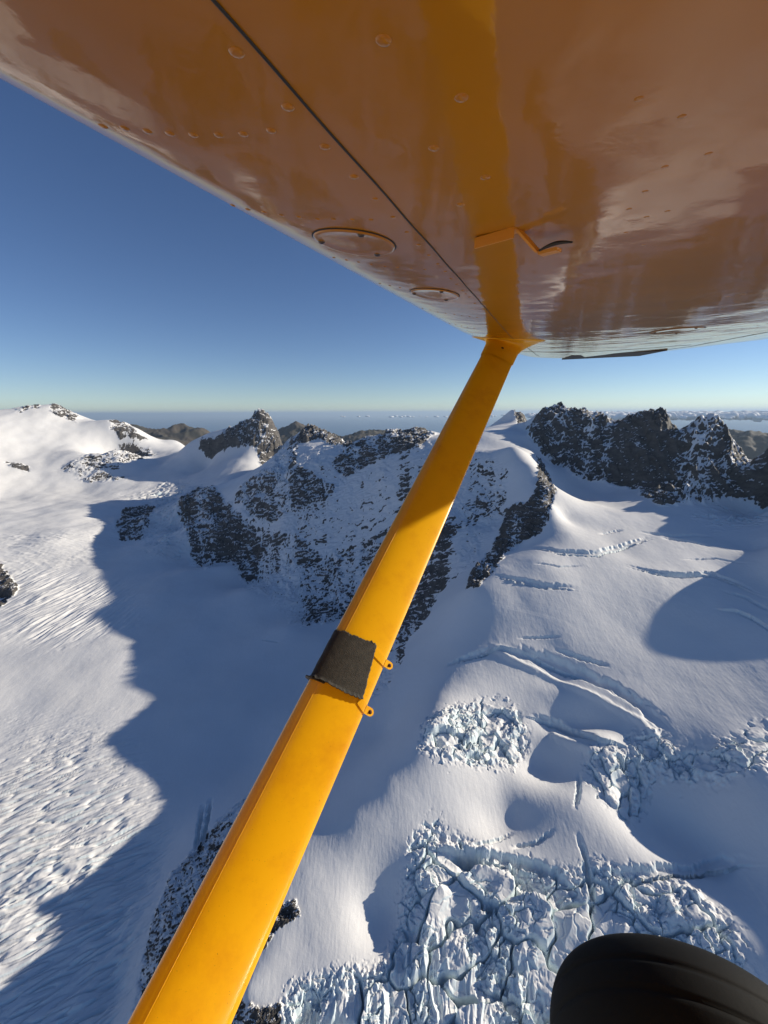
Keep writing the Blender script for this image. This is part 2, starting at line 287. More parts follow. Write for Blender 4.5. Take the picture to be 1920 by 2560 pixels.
TANB = ZZ / DD                                   # tangent of the elevation seen from the aeroplane
AW = np.where(AA > math.pi, AA - 2 * math.pi, AA)

def at(x, y):
    """plan position (azimuth, log distance) of the ground seen at a photo bearing; at or above the skyline: just over the crest"""
    r = ray(x, y); a = math.atan2(r[0], r[1]); tn = r[2] / math.hypot(r[0], r[1])
    c = int(np.clip(round((a - azf[0]) / (azf[1] - azf[0])), 0, nf - 1))
    col = TANB[:, c]; hit = np.nonzero(col >= tn)[0]
    if len(hit): return a, LR[hit[0]]
    k = int(np.argmax(np.where(DD[:, c] > 1200, col, -9))); return a, LR[k] + 0.03
def gauss(x, y, rx, ry, dz, rot=0.0):
    a, l = at(x, y); d = math.exp(l)
    u = (AW - a) * d; v = (LL - l) * d; c, s = math.cos(R(rot)), math.sin(R(rot))
    p = (u * c + v * s) / rx; q = (-u * s + v * c) / ry
    m = (p * p + q * q)
    return dz * np.exp(-m)
def win(pts, pad):
    a0 = min(p[0] for p in pts) - pad; a1 = max(p[0] for p in pts) + pad
    l0 = min(p[1] for p in pts) - pad; l1 = max(p[1] for p in pts) + pad
    i = np.searchsorted(LR, [l0, l1]); j = np.searchsorted(azf, [a0, a1])
    return slice(i[0], i[1]), slice(j[0], j[1])
def seg_dist(A_, L_, p, q):
    ex, ey = q[0] - p[0], q[1] - p[1]; n2 = ex * ex + ey * ey + 1e-12
    t = np.clip(((A_ - p[0]) * ex + (L_ - p[1]) * ey) / n2, 0, 1)
    dx = A_ - p[0] - t * ex; dy = L_ - p[1] - t * ey
    return np.hypot(dx, dy), t, (ex * dy - ey * dx)
def zone(px, soft=0.006, nz=0.0, seed=3):
    """mask 0..1 over the grid of a patch of ground outlined by photo bearings, soft in plan"""
    pts = [at(*p) for p in px]
    w = win(pts, soft * 3 + nz * 2); A_ = AA[w]; L_ = LL[w]
    if A_.size == 0: return np.zeros_like(ZZ)
    if nz: wa = fbm(A_ * 60, L_ * 60, 4, seed) * nz; wl = fbm(A_ * 60 + 9, L_ * 60 + 4, 4, seed + 5) * nz; A_ = A_ + wa; L_ = L_ + wl
    ins = np.zeros(A_.shape, bool); dist = np.full(A_.shape, 9.0)
    for i in range(len(pts)):
        p = pts[i]; q = pts[(i + 1) % len(pts)]
        d_, _, _ = seg_dist(A_, L_, p, q); dist = np.minimum(dist, d_)
        c = ((p[1] > L_) != (q[1] > L_)) & (A_ < (q[0] - p[0]) * (L_ - p[1]) / (q[1] - p[1] + 1e-12) + p[0]); ins ^= c
    sd = np.where(ins, dist, -dist)
    out = np.zeros_like(ZZ); out[w] = sstep(-soft, soft, sd); return out
def line(px, wid, prof_f, taper=0.12, wob=0.25, seed=1):
    """adds prof_f(signed metres across, along 0..1) along a line of photo bearings"""
    global ZZ
    pts = [at(*p) for p in px]; dm = math.exp(np.mean([p[1] for p in pts]))
    w = win(pts, wid * 3.2 / dm); A_ = AA[w]; L_ = LL[w]; Dl = DD[w]
    if A_.size == 0: return
    best = np.full(A_.shape, 9.0); S_ = np.zeros(A_.shape); T_ = np.zeros(A_.shape)
    ln = [math.hypot(q[0] - p[0], q[1] - p[1]) for p, q in zip(pts[:-1], pts[1:])]; tot = sum(ln); acc = 0
    wn_ = fbm(A_ * Dl / (wid * 2.2), L_ * dm / (wid * 2.2), 3, seed) * wob * wid
    for p, q, l in zip(pts[:-1], pts[1:], ln):
        d_, t, cr = seg_dist(A_, L_, p, q); m = d_ < best
        best = np.where(m, d_, best); S_ = np.where(m, np.sign(cr) * d_, S_); T_ = np.where(m, (acc + t * l) / tot, T_); acc += l
    s = S_ * Dl + wn_
    tp = sstep(0, taper, T_) * sstep(0, taper, 1 - T_)
    ZZ[w] += prof_f(s, T_) * tp
def crack(px, wid, dep, **k):
    line(px, wid, lambda s, t: -dep * np.exp(-(np.abs(s) / wid) ** 4), **k)
def lip(px, wid, h, **k):
    line(px, wid, lambda s, t: h * np.exp(-(s / wid) ** 2), **k)

# ---- broad hollows and swells of the snow
for g in GAUSS: ZZ += gauss(*g)
TANB = ZZ / DD
ZZ += 2.2 * fbm(X / 170, Y / 170, 2, 91) * np.clip(DD / 900, .5, 2.5) * sstep(150, 400, DD) + .13 * fbm(X / 24, Y / 24, 3, 93) * np.clip(DD / 900, .5, 2)
# ---- trenches, schrunds and single crevasses
for k, (w_, d_, pts) in enumerate(CRACKS): crack(pts, w_, d_, seed=k + 30, taper=.3, wob=.5)
for k, (w_, h_, pts) in enumerate(LIPS): lip(pts, w_, h_, seed=k + 70)
for k, (h_, L_f, pts) in enumerate(SCARPS): line(pts, L_f, lambda s, t: np.where(s > 0, h_ * np.exp(-np.abs(s) / L_f), -.7 * h_ * np.exp(-np.abs(s) / L_f)), taper=.3, wob=.12, seed=k + 170)
# ---- rock
ROCK = np.zeros_like(ZZ); JAG = np.zeros_like(ZZ)
for k, (st, soft, pts) in enumerate(ROCKS):
    zm_ = zone(pts, soft, .006, 40 + k); ROCK = np.maximum(ROCK, st * zm_)
    if st in (.57, .66, .87): JAG = np.maximum(JAG, zm_)
m = ROCK > 0.01
xm, ym, zm, dm = X[m], Y[m], ZZ[m], DD[m]; rk = ROCK[m]
sc_ = np.clip(dm / 1500, .3, 2.0) ** 0.7
wx = xm + 18 * sc_ * fbm(xm / 70, ym / 70, 2, 241); wy = ym + 18 * sc_ * fbm(xm / 70 + 7, ym / 70, 2, 243)
c0 = ridged(wx / (230 * sc_), wy / (230 * sc_), 2, 199, .5) - .7
c1 = ridged((wx + .4 * zm) / (110 * sc_), (wy + 1.0 * zm) / (90 * sc_), 3, 201, .6) - .9
al_ = wx + .5 * zm + .15 * wy; ac_ = zm - .48 * wx + .35 * wy
c2 = ridged(al_ / (62 * sc_), ac_ / (17 * sc_), 4, 211, .62) - 1.0
c3 = ridged(al_ / (20 * sc_), ac_ / (8 * sc_), 2, 281, .6) - .8
tn_ = fbm(xm / (110 * sc_), ym / (110 * sc_), 3, 231)
tilt = zm - (.45 + .25 * tn_) * xm + .25 * ym + 34 * tn_ + 7 * fbm(xm / 22, ym / 22, 2, 233)
per = (20 + 9 * fbm(xm / 160, ym / 160, 1, 251)) * sc_; q = tilt / per; fr = q - np.floor(q)
ter = (sstep(.30, .95, fr) - fr) * per * (.35 + .65 * (_h(np.floor(q).astype(np.int64), np.floor(q).astype(np.int64) * 3, 9) & 255) / 255.0)
STR = np.zeros_like(ZZ); STR[m] = 1.2 * vnoise(tilt / (17 * sc_), (xm + .4 * zm) / (130 * sc_), 271) + .6 * vnoise(tilt / (6 * sc_), (xm + .4 * zm) / (50 * sc_), 273)
am = sstep(0, .8, rk)
zr = am * sc_ * (15.0 * c0 + 9.0 * c1 + 6.5 * c2 + 2.6 * c3) * .9 + am * ter * .45 * sstep(-.6, .5, fbm(xm / 80, ym / 80, 2, 261))
jg = JAG[m]; sp = np.maximum(ridged(xm / 75, ym / 210, 3, 291, .55) - .55, -.6)
zr += jg * 20 * sp * np.abs(sp) ** .3
ZZ[m] += zr
print('rock', time.time() - T0)
# ---- broken ice: fields of seracs and crevasses
ICE = np.zeros_like(ZZ)
for k, (kind, amp, cell, ang, strc, soft, pts) in enumerate(ICEF):
    mk = zone(pts, soft * 2.4, .022, 300 + k); m = mk > .01
    if not m.any(): continue
    xm, ym = X[m], Y[m]; ca, sa = math.cos(R(ang)), math.sin(R(ang))
    u = (xm * ca + ym * sa) / (cell * strc); v = (-xm * sa + ym * ca) / cell
    wp = {'block': .35, 'slab': .30, 'flute': .55}.get(kind, .14)
    wu = u + wp * fbm(u * .8, v * .8, 3, 401 + k); wv = v + wp * 1.3 * fbm(u * .8 + 5, v * .8 + 3, 3, 411 + k)
    if kind == 'block':
        f1, f2, cr = voronoi(wu, wv, 17 + k); g1, g2, gr = voronoi(wu * 2.3 + 3, wv * 2.3, 57 + k)
        big = sstep(-.22, .38, fbm(xm / 60, ym / 70, 3, 451 + k)); h = (cr - .5) * 1.3 * sstep(.0, .16, f2 - f1) - .9 * (1 - sstep(.02, .14, f2 - f1)) + ((gr - .5) * .4 * sstep(.0, .15, g2 - g1) - .25 * (1 - sstep(0, .15, g2 - g1)))
        h += .16 * ridged(wu * 3, wv * 3, 2, 77, .5) - .16
        h = h * (.12 + 1.05 * big) + .8 * (ridged(u * .33, v * .33, 2, 461 + k) - .7)
    elif kind == 'slab':                 # large tilted snow-topped blocks with open cracks between
        f1, f2, cr = voronoi(wu, wv, 27 + k); a2 = cr * 40.0
        h = (cr - .5) * 1.2 + .45 * (np.cos(a2) * np.sin(u * .9) + np.sin(a2) * np.sin(v * .9)) - 1.25 * (1 - sstep(.01, .09, f2 - f1))
    elif kind == 'wave':
        h = ridged(wu, wv, 3, 501 + k, .55) ; h = np.sign(h - .6) * np.abs(h - .6) ** 1.2 + .16 * ridged(wu * 3.1, wv * 2.6, 2, 511, .5) - .15
        h *= .55 + .6 * sstep(-.5, .6, fbm(u * .35, v * .35, 2, 521))
    elif kind == 'lines':                # long open crevasses, side by side
        n_ = vnoise(wu, wv, 551 + k); n2_ = vnoise(wu * 1.7 + 3, wv * 2.1, 553 + k)
        h = -np.exp(-(n_ / .17) ** 2) * sstep(-.7, .1, n2_) - .5 * np.exp(-(n2_ / .15) ** 2) + .35 * n_
    elif kind == 'flute':
        h = .7 * ridged(wu, wv, 3, 541 + k, .5) - .55 + .5 * (ridged(wu * .4, wv * .4, 2, 543, .5) - .7)
    else:                                # grooves running down the slope
        h = .8 * ridged(wu, wv, 2, 531 + k, .4) - .8
    ZZ[m] += h * amp * mk[m]
    if kind != 'groove': ICE[m] = np.maximum(ICE[m], mk[m] * (1.0 if kind in ('block', 'slab') else .5))
print('ice', time.time() - T0)
for k, (w_, d_, pts) in enumerate(CRACKS2): crack(pts, w_, d_, seed=k + 130, taper=.35, wob=.55)

# ---- slope and exposed rock / ice
dzr = np.gradient(ZZ, axis=0) / np.gradient(LR)[:, None] / DD
gaz = np.gradient(np.unwrap(AZ)); dza = np.gradient(ZZ, axis=1) / gaz[None] / DD
slope = np.degrees(np.arctan(np.hypot(dzr, dza)))
_s = np.clip(DD / 1500, .35, 2); fine = fbm(X / (9 * _s), Y / (9 * _s), 3, 601, .5) * .8 + 2.1 * fbm(X / (55 * _s), Y / (55 * _s), 2, 611, .6) + 2.4 * fbm(X / (170 * _s), Y / (170 * _s), 2, 613, .6)
def blur(a, n):
    for ax in (0, 1):
        c = np.cumsum(np.pad(a, [(n + 1, n) if i == ax else (0, 0) for i in (0, 1)], mode='edge'), axis=ax)
        a = (np.take(c, range(2 * n + 1, c.shape[ax]), ax) - np.take(c, range(0, c.shape[ax] - 2 * n - 1), ax)) / (2 * n + 1)
    return a
mean = blur(slope, int(28 * QUAL) + 2)
thr = np.maximum(63 - 34 * ROCK, mean + 5 - 15 * ROCK)
slope_r = slope + 15 * STR
a_rock = np.where(ROCK > .02, sstep(-9, 9, slope_r - thr + fine * 7) * sstep(.02, .2, ROCK), 0.0)
# bare ground out of the photograph's sight on the steepest ridges
a_ice = np.clip(ICE * sstep(38, 62, slope) + .8 * sstep(46, 64, slope) * (ROCK < .05) * (DD < 2600), 0, 1)
mt = bpy.data.materials.new('snow_rock_ice'); mt.use_nodes = True
N, L = mt.node_tree.nodes, mt.node_tree.links
b = N['Principled BSDF']; b.inputs['Roughness'].default_value = .65; b.inputs['Specular IOR Level'].default_value = .25
def attr(n):
    a = N.new('ShaderNodeAttribute'); a.attribute_name = n; return a.outputs['Fac']
def math_(op, a, b_=None, c_=None, clamp=False):
    n = N.new('ShaderNodeMath'); n.operation = op; n.use_clamp = clamp
    for i, v in enumerate((a, b_, c_)):
        if v is None: continue
        if isinstance(v, (int, float)): n.inputs[i].default_value = v
        else: L.new(v, n.inputs[i])
    return n.outputs[0]
def noise_(scale, detail, rough=.55, scl=(1, 1, 1), rot=(0, 0, 0)):
    g = N.new('ShaderNodeNewGeometry'); mp = N.new('ShaderNodeMapping'); mp.inputs['Scale'].default_value = scl; mp.inputs['Rotation'].default_value = rot
    L.new(g.outputs['Position'], mp.inputs['Vector'])
    n = N.new('ShaderNodeTexNoise'); n.inputs['Scale'].default_value = scale; n.inputs['Detail'].default_value = detail; n.inputs['Roughness'].default_value = rough
    L.new(mp.outputs[0], n.inputs['Vector']); return n.outputs[0]
def mixc(f, a, b_):
    n = N.new('ShaderNodeMix'); n.data_type = 'RGBA'; L.new(f, n.inputs['Factor'])
    for i, v in ((6, a), (7, b_)):
        if isinstance(v, tuple): n.inputs[i].default_value = (*v, 1)
        else: L.new(v, n.inputs[i])
    return n.outputs[2]
def ramp_(src, stops):
    r = N.new('ShaderNodeValToRGB'); L.new(src, r.inputs[0]); el = r.color_ramp.elements
    while len(el) < len(stops): el.new(.5)
    for e, (p, c) in zip(el, stops): e.position = p; e.color = (*c, 1)
    return r.outputs[0]
nf_ = noise_(.10, 9, .72, scl=(.55, 1, 1.7), rot=(0, R(24), 0))
rk_ = math_('ADD', attr('rock'), math_('MULTIPLY', math_('SUBTRACT', nf_, .5), 1.15))
rk_ = math_('MULTIPLY', ramp_(rk_, [(.44, (0,) * 3), (.56, (1,) * 3)]), math_('GREATER_THAN', attr('rock'), .03))
rockc = ramp_(noise_(.02, 8, .7, scl=(1, 1, 2.6), rot=(.5, .3, 0)), [(.3, (.052, .048, .046)), (.5, (.11, .10, .09)), (.68, (.19, .168, .15))])
snowc = ramp_(noise_(.006, 6, .6), [(.3, (.79, .775, .75)), (.7, (.86, .845, .82))])
icec = ramp_(noise_(.06, 6, .6, scl=(1, 1, 3)), [(.3, (.64, .75, .77)), (.7, (.80, .855, .865))])
base = mixc(attr('ice'), snowc, icec); base = mixc(rk_, base, rockc)
L.new(base, b.inputs['Base Color'])
rip = noise_(.22, 3, .5, scl=(1, .22, .3), rot=(0, 0, R(28)))       # wind ripples on the snow
rip2 = noise_(.03, 6, .6)
hs = math_('ADD', math_('MULTIPLY', rip, .34), math_('MULTIPLY', rip2, 1.2))
hr = math_('MULTIPLY', noise_(.16, 8, .75, scl=(1, 1, 1.8)), 7.0)
hh = N.new('ShaderNodeMix'); hh.data_type = 'FLOAT'; L.new(rk_, hh.inputs[0]); L.new(hs, hh.inputs[2]); L.new(hr, hh.inputs[3])
bp = N.new('ShaderNodeBump'); bp.inputs['Strength'].default_value = 1.0; bp.inputs['Distance'].default_value = 1.0
L.new(hh.outputs[0], bp.inputs['Height']); L.new(bp.outputs[0], b.inputs['Normal'])

REG = np.zeros(ZZ.shape, np.int8)
for i, (nm, lb, pts) in enumerate(REGIONS):
    REG[zone(pts, .002, .004, 700 + i) > .5] = i + 1
rq = np.concatenate([REG, REG[:, :1]], 1)[:-1, :-1]
attrs = {'rock': a_rock, 'ice': a_ice}
o, _ = grid_mesh('glacier', X, Y, ZZ, mt, wrap=True, attrs=attrs, mask=rq == 0); tag(o, 'snow-covered glacier basins filling the valley below the airplane', kind='structure')
for i, (nm, lb, pts) in enumerate(REGIONS):
    if (rq == i + 1).any():
        o, _ = grid_mesh(nm, X, Y, ZZ, mt, wrap=True, attrs=attrs, mask=rq == i + 1); tag(o, lb, kind='structure')
print('mesh', time.time() - T0)

# ------------------------------------------------------------------ distant hills, sea, clouds
ENV = [(-400, 1120), (0, 1110), (250, 1085), (310, 1064), (350, 1067), (400, 1062), (440, 1069), (500, 1066), (550, 1078), (600, 1074), (640, 1076), (690, 1066), (730, 1062), (770, 1071), (800, 1067), (860, 1072), (900, 1066), (945, 1078), (1000, 1090), (1200, 1110), (1700, 1100), (1790, 1084), (1830, 1084), (1870, 1092), (1920, 1094), (1990, 1085), (2200, 1110), (2500, 1120)]
ea = np.array([math.atan2(ray(x, y)[0], ray(x, y)[1]) for x, y in ENV]); et = np.array([ray(x, y)[2] / math.hypot(ray(x, y)[0], ray(x, y)[1]) for x, y in ENV])
ha = np.linspace(R(-58), R(58), 900); hl = np.linspace(math.log(8200), math.log(19000), 260)
HA, HL = np.meshgrid(ha, hl); hd = np.exp(HL); hx, hy = np.sin(HA) * hd, np.cos(HA) * hd
top = np.interp(HA, ea, et) * 12500
rise = np.exp(-((HL - math.log(12500)) / .22) ** 2)
hz = -2560 + (top + 2560) * rise + (ridged(hx / 2600, hy / 2600, 6, 811, .5) - 1.25) * 210 * (.25 + rise)
mh = bpy.data.materials.new('bare_hill'); mh.use_nodes = True; N, L = mh.node_tree.nodes, mh.node_tree.links; b = N['Principled BSDF']; b.inputs['Roughness'].default_value = .9
L.new(ramp_(noise_(.002, 8, .65), [(.35, (.035, .038, .028)), (.6, (.085, .07, .055))]), b.inputs['Base Color'])
o, _ = grid_mesh('distant_hills', hx, hy, hz, mh); tag(o, 'bare brown hills between the snow peaks and the sea', kind='structure')
ms = bpy.data.materials.new('sea_water'); ms.use_nodes = True; N, L = ms.node_tree.nodes, ms.node_tree.links; b = N['Principled BSDF']
b.inputs['Base Color'].default_value = (.05, .14, .25, 1); b.inputs['Roughness'].default_value = .35
sa_ = np.linspace(0, 2 * math.pi, 97)[:-1]; srr = np.array([10., 3000, 10000, 30000, 80000, 200000, 600000])
SA, SR = np.meshgrid(sa_, srr); o, _ = grid_mesh('sea', np.sin(SA) * SR, np.cos(SA) * SR, np.full(SA.shape, -2500.0), ms, wrap=True); tag(o, 'blue sea out to the horizon', kind='structure')
mc = bpy.data.materials.new('cloud_white'); mc.use_nodes = True; b = mc.node_tree.nodes['Principled BSDF']; b.inputs['Base Color'].default_value = (.97, .96, .95, 1); b.inputs['Roughness'].default_value = 1.0; b.inputs['Specular IOR Level'].default_value = 0
b.inputs['Subsurface Weight'].default_value = 0.0
rg = np.random.default_rng(12); V = []; Fc = []; ph = (1 + 5 ** .5) / 2
bmx = __import__('bmesh'); bt = bmx.new(); bmx.ops.create_icosphere(bt, subdivisions=2, radius=1.0); IV = np.array([v.co[:] for v in bt.verts]); IF = [tuple(v.index for v in f.verts) for f in bt.faces]; bt.free()
nb = 0
def puff(cx, cy, cz, rx, rz):
    global nb
    n = 1 + .22 * fbm(IV[:, 0] * 1.7 + cx * .001, IV[:, 1] * 1.7 + IV[:, 2] * 1.3 + cy * .001, 3, 5)[:, None]
    P_ = IV * n * np.array([rx, rx, rz]) + np.array([cx, cy, cz]); o_ = len(V) * 1
    V.extend(P_.tolist()); Fc.extend([(a + o_, c + o_, d + o_) for a, c, d in IF]); nb += 1
for _ in range(2600):
    a = rg.uniform(R(20), R(58)); d = rg.uniform(36000, 52000)
    dens = .5 + .5 * math.sin(a * 37 + d / 5000.) * math.sin(a * 13 + 1)
    if rg.random() > dens * sstep(R(20), R(33), a) + .12: continue
    rx = rg.uniform(200, 480); zc = -420 + (d - 36000) * .010 + rg.uniform(-60, 90)
    for _k in range(3): puff(math.sin(a) * d + rg.normal(0, rx), math.cos(a) * d + rg.normal(0, rx), zc + rg.uniform(-40, 110), rx * rg.uniform(.4, 1), rx * rg.uniform(.3, .55))
for _ in range(26):
    a = rg.uniform(R(-6), R(22)); d = rg.uniform(50000, 70000); rx = rg.uniform(150, 420); puff(math.sin(a) * d, math.cos(a) * d, rg.uniform(-560, -420), rx, rx * .3)
me = bpy.data.meshes.new('clouds'); me.from_pydata(V, [], Fc); me.polygons.foreach_set('use_smooth', [True] * len(me.polygons)); me.materials.append(mc)
o = bpy.data.objects.new('clouds', me); COL.objects.link(o); tag(o, 'low bank of small white clouds over the sea', kind='stuff')

# ------------------------------------------------------------------ air
if HAZE > 0:
    P_, F_ = [], []
    for z in (-2562.0, 900.0):
        for x, y in ((-6e5, -6e5), (6e5, -6e5), (6e5, 6e5), (-6e5, 6e5)): P_.append((x * 1.05, y * 1.05, z))
    me = bpy.data.meshes.new('haze'); me.from_pydata(P_, [], [(3, 2, 1, 0), (4, 5, 6, 7), (0, 1, 5, 4), (1, 2, 6, 5), (2, 3, 7, 6), (3, 0, 4, 7)])
    mz = bpy.data.materials.new('haze_air'); mz.use_nodes = True; N, L = mz.node_tree.nodes, mz.node_tree.links; N.clear()
    vo = N.new('ShaderNodeVolumePrincipled'); vo.inputs['Color'].default_value = (.62, .80, 1.0, 1); vo.inputs['Density'].default_value = HAZE; vo.inputs['Anisotropy'].default_value = .2
    ou = N.new('ShaderNodeOutputMaterial'); L.new(vo.outputs[0], ou.inputs['Volume']); me.materials.append(mz)
    o = bpy.data.objects.new('haze', me); COL.objects.link(o); tag(o, 'thin blue air over the mountains and the sea', kind='stuff')

# ------------------------------------------------------------------ aeroplane
def pmat(name, col, rough=0.5, metal=0.0, coat=0.0, spec=0.5):
    m = bpy.data.materials.new(name); m.use_nodes = True
    b = m.node_tree.nodes['Principled BSDF']
    b.inputs['Base Color'].default_value = (*col, 1); b.inputs['Roughness'].default_value = rough
    b.inputs['Metallic'].default_value = metal; b.inputs['Coat Weight'].default_value = coat; b.inputs['Coat Roughness'].default_value = 0.03
    b.inputs['Specular IOR Level'].default_value = spec
    return m, b
def nodes(m): return m.node_tree.nodes, m.node_tree.links
def tex_noise(m, scale, detail=4, rough=0.55, vec=None, coord='Object'):
    N, L = nodes(m); n = N.new('ShaderNodeTexNoise'); n.inputs['Scale'].default_value = scale; n.inputs['Detail'].default_value = detail; n.inputs['Roughness'].default_value = rough
    if vec is None:
        tc = N.new('ShaderNodeTexCoord'); L.new(tc.outputs[coord], n.inputs['Vector'])
    else: L.new(vec, n.inputs['Vector'])
    return n
def add_bump(m, b, n_out, strength, dist, coat=False):
    N, L = nodes(m); bp = N.new('ShaderNodeBump'); bp.inputs['Strength'].default_value = strength; bp.inputs['Distance'].default_value = dist
    L.new(n_out, bp.inputs['Height']); L.new(bp.outputs[0], b.inputs['Normal'])
    if coat: L.new(bp.outputs[0], b.inputs['Coat Normal'])
    return bp
def ramp(m, src, stops):
    N, L = nodes(m); r = N.new('ShaderNodeValToRGB'); L.new(src, r.inputs[0])
    el = r.color_ramp.elements
    while len(el) < len(stops): el.new(0.5)
    for e, (p, c) in zip(el, stops): e.position = p; e.color = (*c, 1) if len(c) == 3 else c
    return r

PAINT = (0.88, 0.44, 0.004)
m_wing, b = pmat('yellow_paint_shaded', PAINT, 0.4, coat=0.78, spec=0.1)
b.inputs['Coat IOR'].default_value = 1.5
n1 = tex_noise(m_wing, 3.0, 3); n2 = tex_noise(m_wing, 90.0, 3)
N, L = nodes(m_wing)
r = ramp(m_wing, n1.outputs[0], [(0.3, (0.37, 0.155, 0.003)), (0.7, (0.46, 0.195, 0.003))]); L.new(r.outputs[0], b.inputs['Base Color'])  # same yellow as the strut, darkened: underside shade put into the colour
mx = N.new('ShaderNodeMath'); mx.operation = 'MULTIPLY_ADD'; L.new(n1.outputs[0], mx.inputs[0]); mx.inputs[1].default_value = 6.0
sc2 = N.new('ShaderNodeMath'); sc2.operation = 'MULTIPLY'; sc2.inputs[1].default_value = 0.10; L.new(n2.outputs[0], sc2.inputs[0]); L.new(sc2.outputs[0], mx.inputs[2])
add_bump(m_wing, b, mx.outputs[0], 0.30, 0.003, coat=True)
rr = ramp(m_wing, tex_noise(m_wing, 14, 6).outputs[0], [(0.35, (0.02,) * 3), (0.8, (0.13,) * 3)]); L.new(rr.outputs[0], b.inputs['Coat Roughness'])
m_strut, b = pmat('yellow_strut_paint', PAINT, 0.32, coat=0.6)
b.inputs['Coat Roughness'].default_value = 0.12
n2 = tex_noise(m_strut, 60.0, 4); add_bump(m_strut, b, n2.outputs[0], 0.08, 0.002)
N, L = nodes(m_strut)
n3 = tex_noise(m_strut, 9.0, 8, 0.7); r = ramp(m_strut, n3.outputs[0], [(0.27, (0.80, 0.36, 0.006)), (0.5, (0.93, 0.485, 0.005)), (0.8, (0.95, 0.51, 0.006))])
ch = ramp(m_strut, tex_noise(m_strut, 420.0, 2, .5).outputs[0], [(0.735, (0, 0, 0)), (0.76, (1, 1, 1))])
mxr = N.new('ShaderNodeMix'); mxr.data_type = 'RGBA'; L.new(ch.outputs[0], mxr.inputs['Factor']); L.new(r.outputs[0], mxr.inputs[6]); mxr.inputs[7].default_value = (.22, .10, .02, 1); L.new(mxr.outputs[2], b.inputs['Base Color'])
m_dark, b = pmat('black_sealant', (0.02, 0.018, 0.016), 0.6)
m_screw, b = pmat('worn_steel', (0.12, 0.10, 0.09), 0.35, metal=0.9)
m_rust, b = pmat('rusty_bolt', (0.09, 0.035, 0.02), 0.7, metal=0.4)
m_pad, b = pmat('black_rubber_pad', (0.03, 0.03, 0.028), 0.75)
N, L = nodes(m_pad)
n4 = tex_noise(m_pad, 70.0, 8, 0.75); r = ramp(m_pad, n4.outputs[0], [(0.3, (0.012, 0.012, 0.011)), (0.62, (0.045, 0.042, 0.036)), (0.78, (0.16, 0.15, 0.13))]); L.new(r.outputs[0], b.inputs['Base Color'])
add_bump(m_pad, b, tex_noise(m_pad, 400.0, 5, 0.7).outputs[0], 0.7, 0.002)
m_tyre, b = pmat('black_tyre_rubber', (0.006, 0.006, 0.006), 0.75, spec=0.15)
add_bump(m_tyre, b, tex_noise(m_tyre, 40.0, 6, 0.7).outputs[0], 0.25, 0.003)
m_rim, b = pmat('white_wheel_paint', (0.5, 0.5, 0.5), 0.4)

def nrm(v): return v / np.linalg.norm(v)
SX = nrm(ray(1370, 947)); CX = nrm(np.cross(SX, [0, 0, 1.0])); UX = np.cross(CX, SX); HW = 0.19
if UX[2] < 0: UX = -UX
def W3(s, c, u): return SX * s + CX * c + UX * u
root = bpy.data.objects.new('airplane', None); COL.objects.link(root)
root.location = Vector(W3(0.0, 0.5, -1.3)); root.empty_display_size = 0.3
tag(root, 'glossy yellow high-wing light airplane seen from its cabin, with strut and wheel', 'airplane')
def pobj(name, V, Fc, mat, parent, smooth=True, label=None):
    me = bpy.data.meshes.new(name); me.from_pydata([tuple(map(float, v)) for v in V], [], Fc)
    me.polygons.foreach_set('use_smooth', [smooth] * len(me.polygons))
    for m in (mat if isinstance(mat, (list, tuple)) else [mat]): me.materials.append(m)
    o = bpy.data.objects.new(name, me); COL.objects.link(o); o.parent = parent
    if parent is not None: o.matrix_parent_inverse = parent_inv(parent)
    if label: o['label'] = label
    return o
def parent_inv(p):
    M = Matrix.Identity(4); q = p
    ch = []
    while q is not None: ch.append(q); q = q.parent
    for q in reversed(ch): M = M @ (q.matrix_parent_inverse @ q.matrix_basis)
    return M.inverted()
def loft(rings, close=True, cap=True):
    V = []; Fc = []; n = len(rings[0])
    for r_ in rings: V += list(r_)
    for i in range(len(rings) - 1):
        for k in range(n if close else n - 1):
            a = i * n + k; b_ = i * n + (k + 1) % n
            Fc.append((a, b_, b_ + n, a + n))
    if cap and close:
        Fc.append(tuple(range(n))[::-1]); Fc.append(tuple((len(rings) - 1) * n + k for k in range(n)))
    return V, Fc
def dome(center, axis, rad, h, nseg=12, nr_=4, flat=0.0, base=0):
    """low rivet or screw head standing on a surface"""
    axis = nrm(np.array(axis)); t = nrm(np.cross(axis, [0.3, 0.1, 0.9])); b_ = np.cross(axis, t)
    V = []; Fc = []
    for j in range(nr_):
        f = j / (nr_ - 1); rr_ = rad * math.cos(f * math.pi / 2 * 0.96); hh = h * math.sin(f * math.pi / 2)
        for k in range(nseg):
            an = 2 * math.pi * k / nseg; V.append(np.array(center) + (t * math.cos(an) + b_ * math.sin(an)) * rr_ + axis * hh)
    for j in range(nr_ - 1):
        for k in range(nseg):
            a = base + j * nseg + k; c_ = base + j * nseg + (k + 1) % nseg; Fc.append((a, c_, c_ + nseg, a + nseg))
    Fc.append(tuple(base + (nr_ - 1) * nseg + k for k in range(nseg)))
    return V, Fc
def boxp(P0, A, B_, C_):
    """box: corner P0 and three edge vectors"""
    V = [P0, P0 + A, P0 + A + B_, P0 + B_, P0 + C_, P0 + A + C_, P0 + A + B_ + C_, P0 + B_ + C_]
    return V, [(3, 2, 1, 0), (4, 5, 6, 7), (0, 1, 5, 4), (1, 2, 6, 5), (2, 3, 7, 6), (3, 0, 4, 7)]
def merge(*parts):
    V = []; Fc = []
    for v, f in parts:
        o_ = len(V); V += list(v); Fc += [tuple(i + o_ for i in q) for q in f]
    return V, Fc

